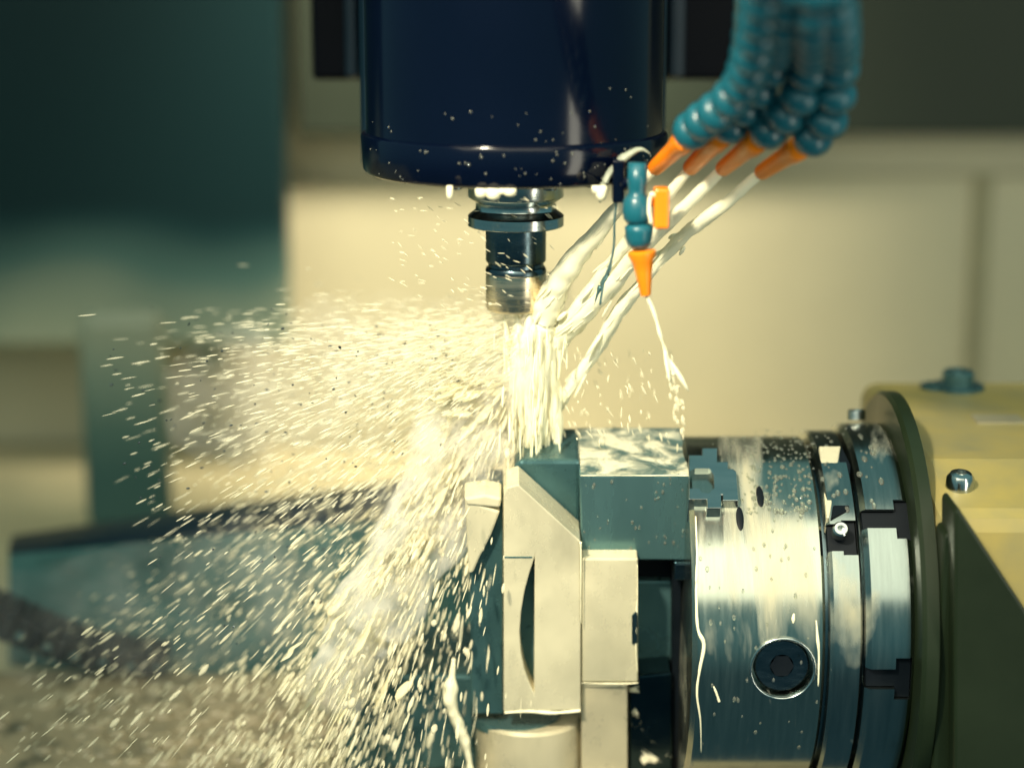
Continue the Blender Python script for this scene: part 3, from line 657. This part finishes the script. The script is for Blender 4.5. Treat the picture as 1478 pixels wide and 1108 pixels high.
for k in range(40):
    px, py = (843, 992), 0
    px_ = random.uniform(px[0], px[1]); 
    (y0, y1, d) = {843: (690, 800, .036), 730: (790, 1020, .052), 841: (812, 980, .049)}[px[0]]
    c = PR(px_, random.uniform(y0, y1), d, T); r = random.uniform(.0004, .0011); dome(c, nT, r, r*.5, bm, random.uniform(1, 2))
for k in range(80):
    an = R_(random.uniform(-160, -20)); z = zb + abs(random.gauss(0, .022)) + .003; nn = Vector((math.cos(an), math.sin(an), 0))
    rr = RH if z < zr-.003 else RH-.0035
    r = random.uniform(.0003, .0010); dome(Vector((XH, 0, z)) + nn*rr, nn, r, r*.6, bm, random.uniform(.8, 1.3))
tag(link('coolant_droplets', bm, M['drop'], None, True), 'small glossy coolant droplets beading on the chuck and blocks', kind='stuff')
bm = bmesh.new()
def run(px_pts, fn, bm, seed=0):
    q = smoothpath(px_pts, 8); tube([(fn(a, b), r*K) for a, b, r in q], 10, bm, nzamp=.35, nzs=150, seed=seed)
cyl = lambda a, b: on_cyl(a, b, RC)
run([(1004, 745, 1), (1006, 800, 1.4), (1005, 850, 1.9), (1007, 905, 2.1), (1016, 930, 3), (1010, 965, 1.8), (1006, 1000, 1.6), (1011, 1040, 1.3), (1012, 1085, .8)], cyl, bm, 1)
run([(1030, 990, 1.2), (1034, 1000, 2.2), (1038, 1012, 2)], cyl, bm, 2)
run([(1178, 895, 1), (1180, 920, 2), (1182, 945, 1.5), (1181, 990, 1)], cyl, bm, 3)
run([(1146, 885, 1), (1145, 893, 3), (1145, 899, 1)], cyl, bm, 4)
ff = lambda d: (lambda a, b: PR(a, b, d, T))
run([(728, 1028, 1.5), (760, 1026, 2), (800, 1028, 2.6), (838, 1025, 1.8)], ff(.052), bm, 5)
run([(839, 985, .8), (870, 986, 1.0), (905, 986, 1.3), (921, 985, .8)], ff(.049), bm, 6)
run([(838, 782, 2), (838.5, 800, 1.2), (838.5, 840, .7), (838.5, 900, .5)], ff(.053), bm, 7)
run([(840, 687, 1.6), (880, 686, 1.4), (930, 687, 1.8), (990, 686, 2), (996, 680, 3), (990, 655, 2.5), (986, 625, 1.6)], ff(.0365), bm, 8) if False else None
run([(838, 686, .7), (880, 686, .6), (930, 686, .8), (995, 686, 1)], ff(.0362), bm, 8)
run([(920, 815, .7), (920, 860, .9), (919, 885, 1.5), (918, 930, 1.2), (920, 970, .6)], ff(.0495), bm, 9)
tag(link('coolant_runs', bm, M['foam'], None, True), 'thin milky coolant runs trickling over the chuck and block edges', kind='stuff')
# dangling foam string left of the work
bm = bmesh.new()
run([(655, 950, 3), (653, 975, 6), (650, 1000, 11), (655, 1030, 9), (668, 1060, 8), (676, 1090, 5), (680, 1120, 5)], ff(.05), bm, 11)
o = link('foam_string', bm, M['foam'], None, True); tag(o, 'lumpy white coolant foam dangling at the left edge of the work', 'foam')
# foam piled on the table, bottom left
bm = bmesh.new()
for k in range(420):
    px = random.gauss(330, 160); py = random.uniform(985, 1100)
    if random.random() < .45: px = random.gauss(470, 60)
    r = ray(px, py); t = (ZT - CAM.z)/r.z; c = CAM + r*t
    if c.y > .17 or c.x > .0: continue
    s_ = random.uniform(.003, .011); dome(c, Vector((0, 0, 1)), s_, s_*random.uniform(.3, .6), bm, random.uniform(.5, 1.1))
tag(link('table_foam', bm, M['table'], None, True), 'lumpy foam and swarf lying on the machine table', kind='stuff')

# ================================================================= lamps, world, camera
def area(name, loc, target, sx, sy, power, col, spread=180):
    L = bpy.data.lights.new(name, 'AREA'); L.shape = 'RECTANGLE'; L.size = sx; L.size_y = sy; L.energy = power; L.color = col; L.spread = R_(spread)
    o = bpy.data.objects.new(name, L); COL.objects.link(o); o.location = loc
    o.rotation_euler = (Vector(target)-Vector(loc)).to_track_quat('-Z', 'Y').to_euler(); return o
area('machine_lamp', (-.05, -.95, .98), (.05, 0, -.1), 1.9, 1.5, 22, (1, .92, .68))
L = bpy.data.lights.new('vignette_spot', 'SPOT'); L.energy = 138; L.color = (1, .89, .66); L.spot_size = R_(32); L.spot_blend = 1.0; L.shadow_soft_size = .05
o = bpy.data.objects.new('vignette_spot', L); COL.objects.link(o); o.location = (-.40, -.95, .85); o.rotation_euler = (Vector((.03, 0, -.04)) - o.location).to_track_quat('-Z', 'Y').to_euler()  # added unseen spot; its narrow cone lets the frame edges fall darker
area('strip_lamp', (1.05, -1.05, -.1), (0, 0, 0), .22, 1.0, 6, (1, .94, .75))
L = bpy.data.lights.new('wall_falloff_spot', 'SPOT'); L.energy = 140; L.color = (1, .89, .66); L.spot_size = R_(58); L.spot_blend = 1.0; L.shadow_soft_size = .12
o = bpy.data.objects.new('wall_falloff_spot', L); COL.objects.link(o); o.location = (-.05, -.1, 1.0)
L2 = o; L2.location = (.05, .42, .85); L2.rotation_euler = (Vector((-.04, .95, .06)) - L2.location).to_track_quat('-Z', 'Y').to_euler()  # added unseen spot; its fall-off brightens the wall centre and dims the corners
w = bpy.data.worlds.new('World'); sc.world = w; w.use_nodes = True
bg = w.node_tree.nodes['Background']; bg.inputs[0].default_value = (.11, .24, .27, 1); bg.inputs[1].default_value = 1.0
_nt = w.node_tree; _tc = _nt.nodes.new('ShaderNodeTexCoord'); _sx = _nt.nodes.new('ShaderNodeSeparateXYZ'); _nt.links.new(_tc.outputs['Generated'], _sx.inputs[0])
_nt.links.new(ramp(_nt, mathn(_nt, 'ADD', mathn(_nt, 'MULTIPLY', _sx.outputs[2], .5), .5), [(.28, (.030, .075, .09)), (.48, (.10, .24, .26)), (.8, (.16, .34, .34))]), bg.inputs[0])
cam = bpy.data.cameras.new('camera'); co = bpy.data.objects.new('camera', cam); COL.objects.link(co)
co.location = CAM; co.rotation_euler = FW.to_track_quat('-Z', 'Y').to_euler()
cam.sensor_width = 36; cam.lens = FPX/1478*36; cam.clip_start = .02; cam.clip_end = 20
cam.dof.use_dof = True; cam.dof.focus_distance = DIST - .06; cam.dof.aperture_fstop = 2.05
sc.camera = co
sc.view_settings.view_transform = 'Standard'; sc.view_settings.look = 'None'; sc.view_settings.exposure = 0; sc.view_settings.gamma = 1
sc.view_settings.use_curve_mapping = False
sc.cycles.volume_bounces = 4; sc.cycles.volume_step_rate = 2.0; sc.cycles.max_bounces = 8; sc.cycles.transparent_max_bounces = 24
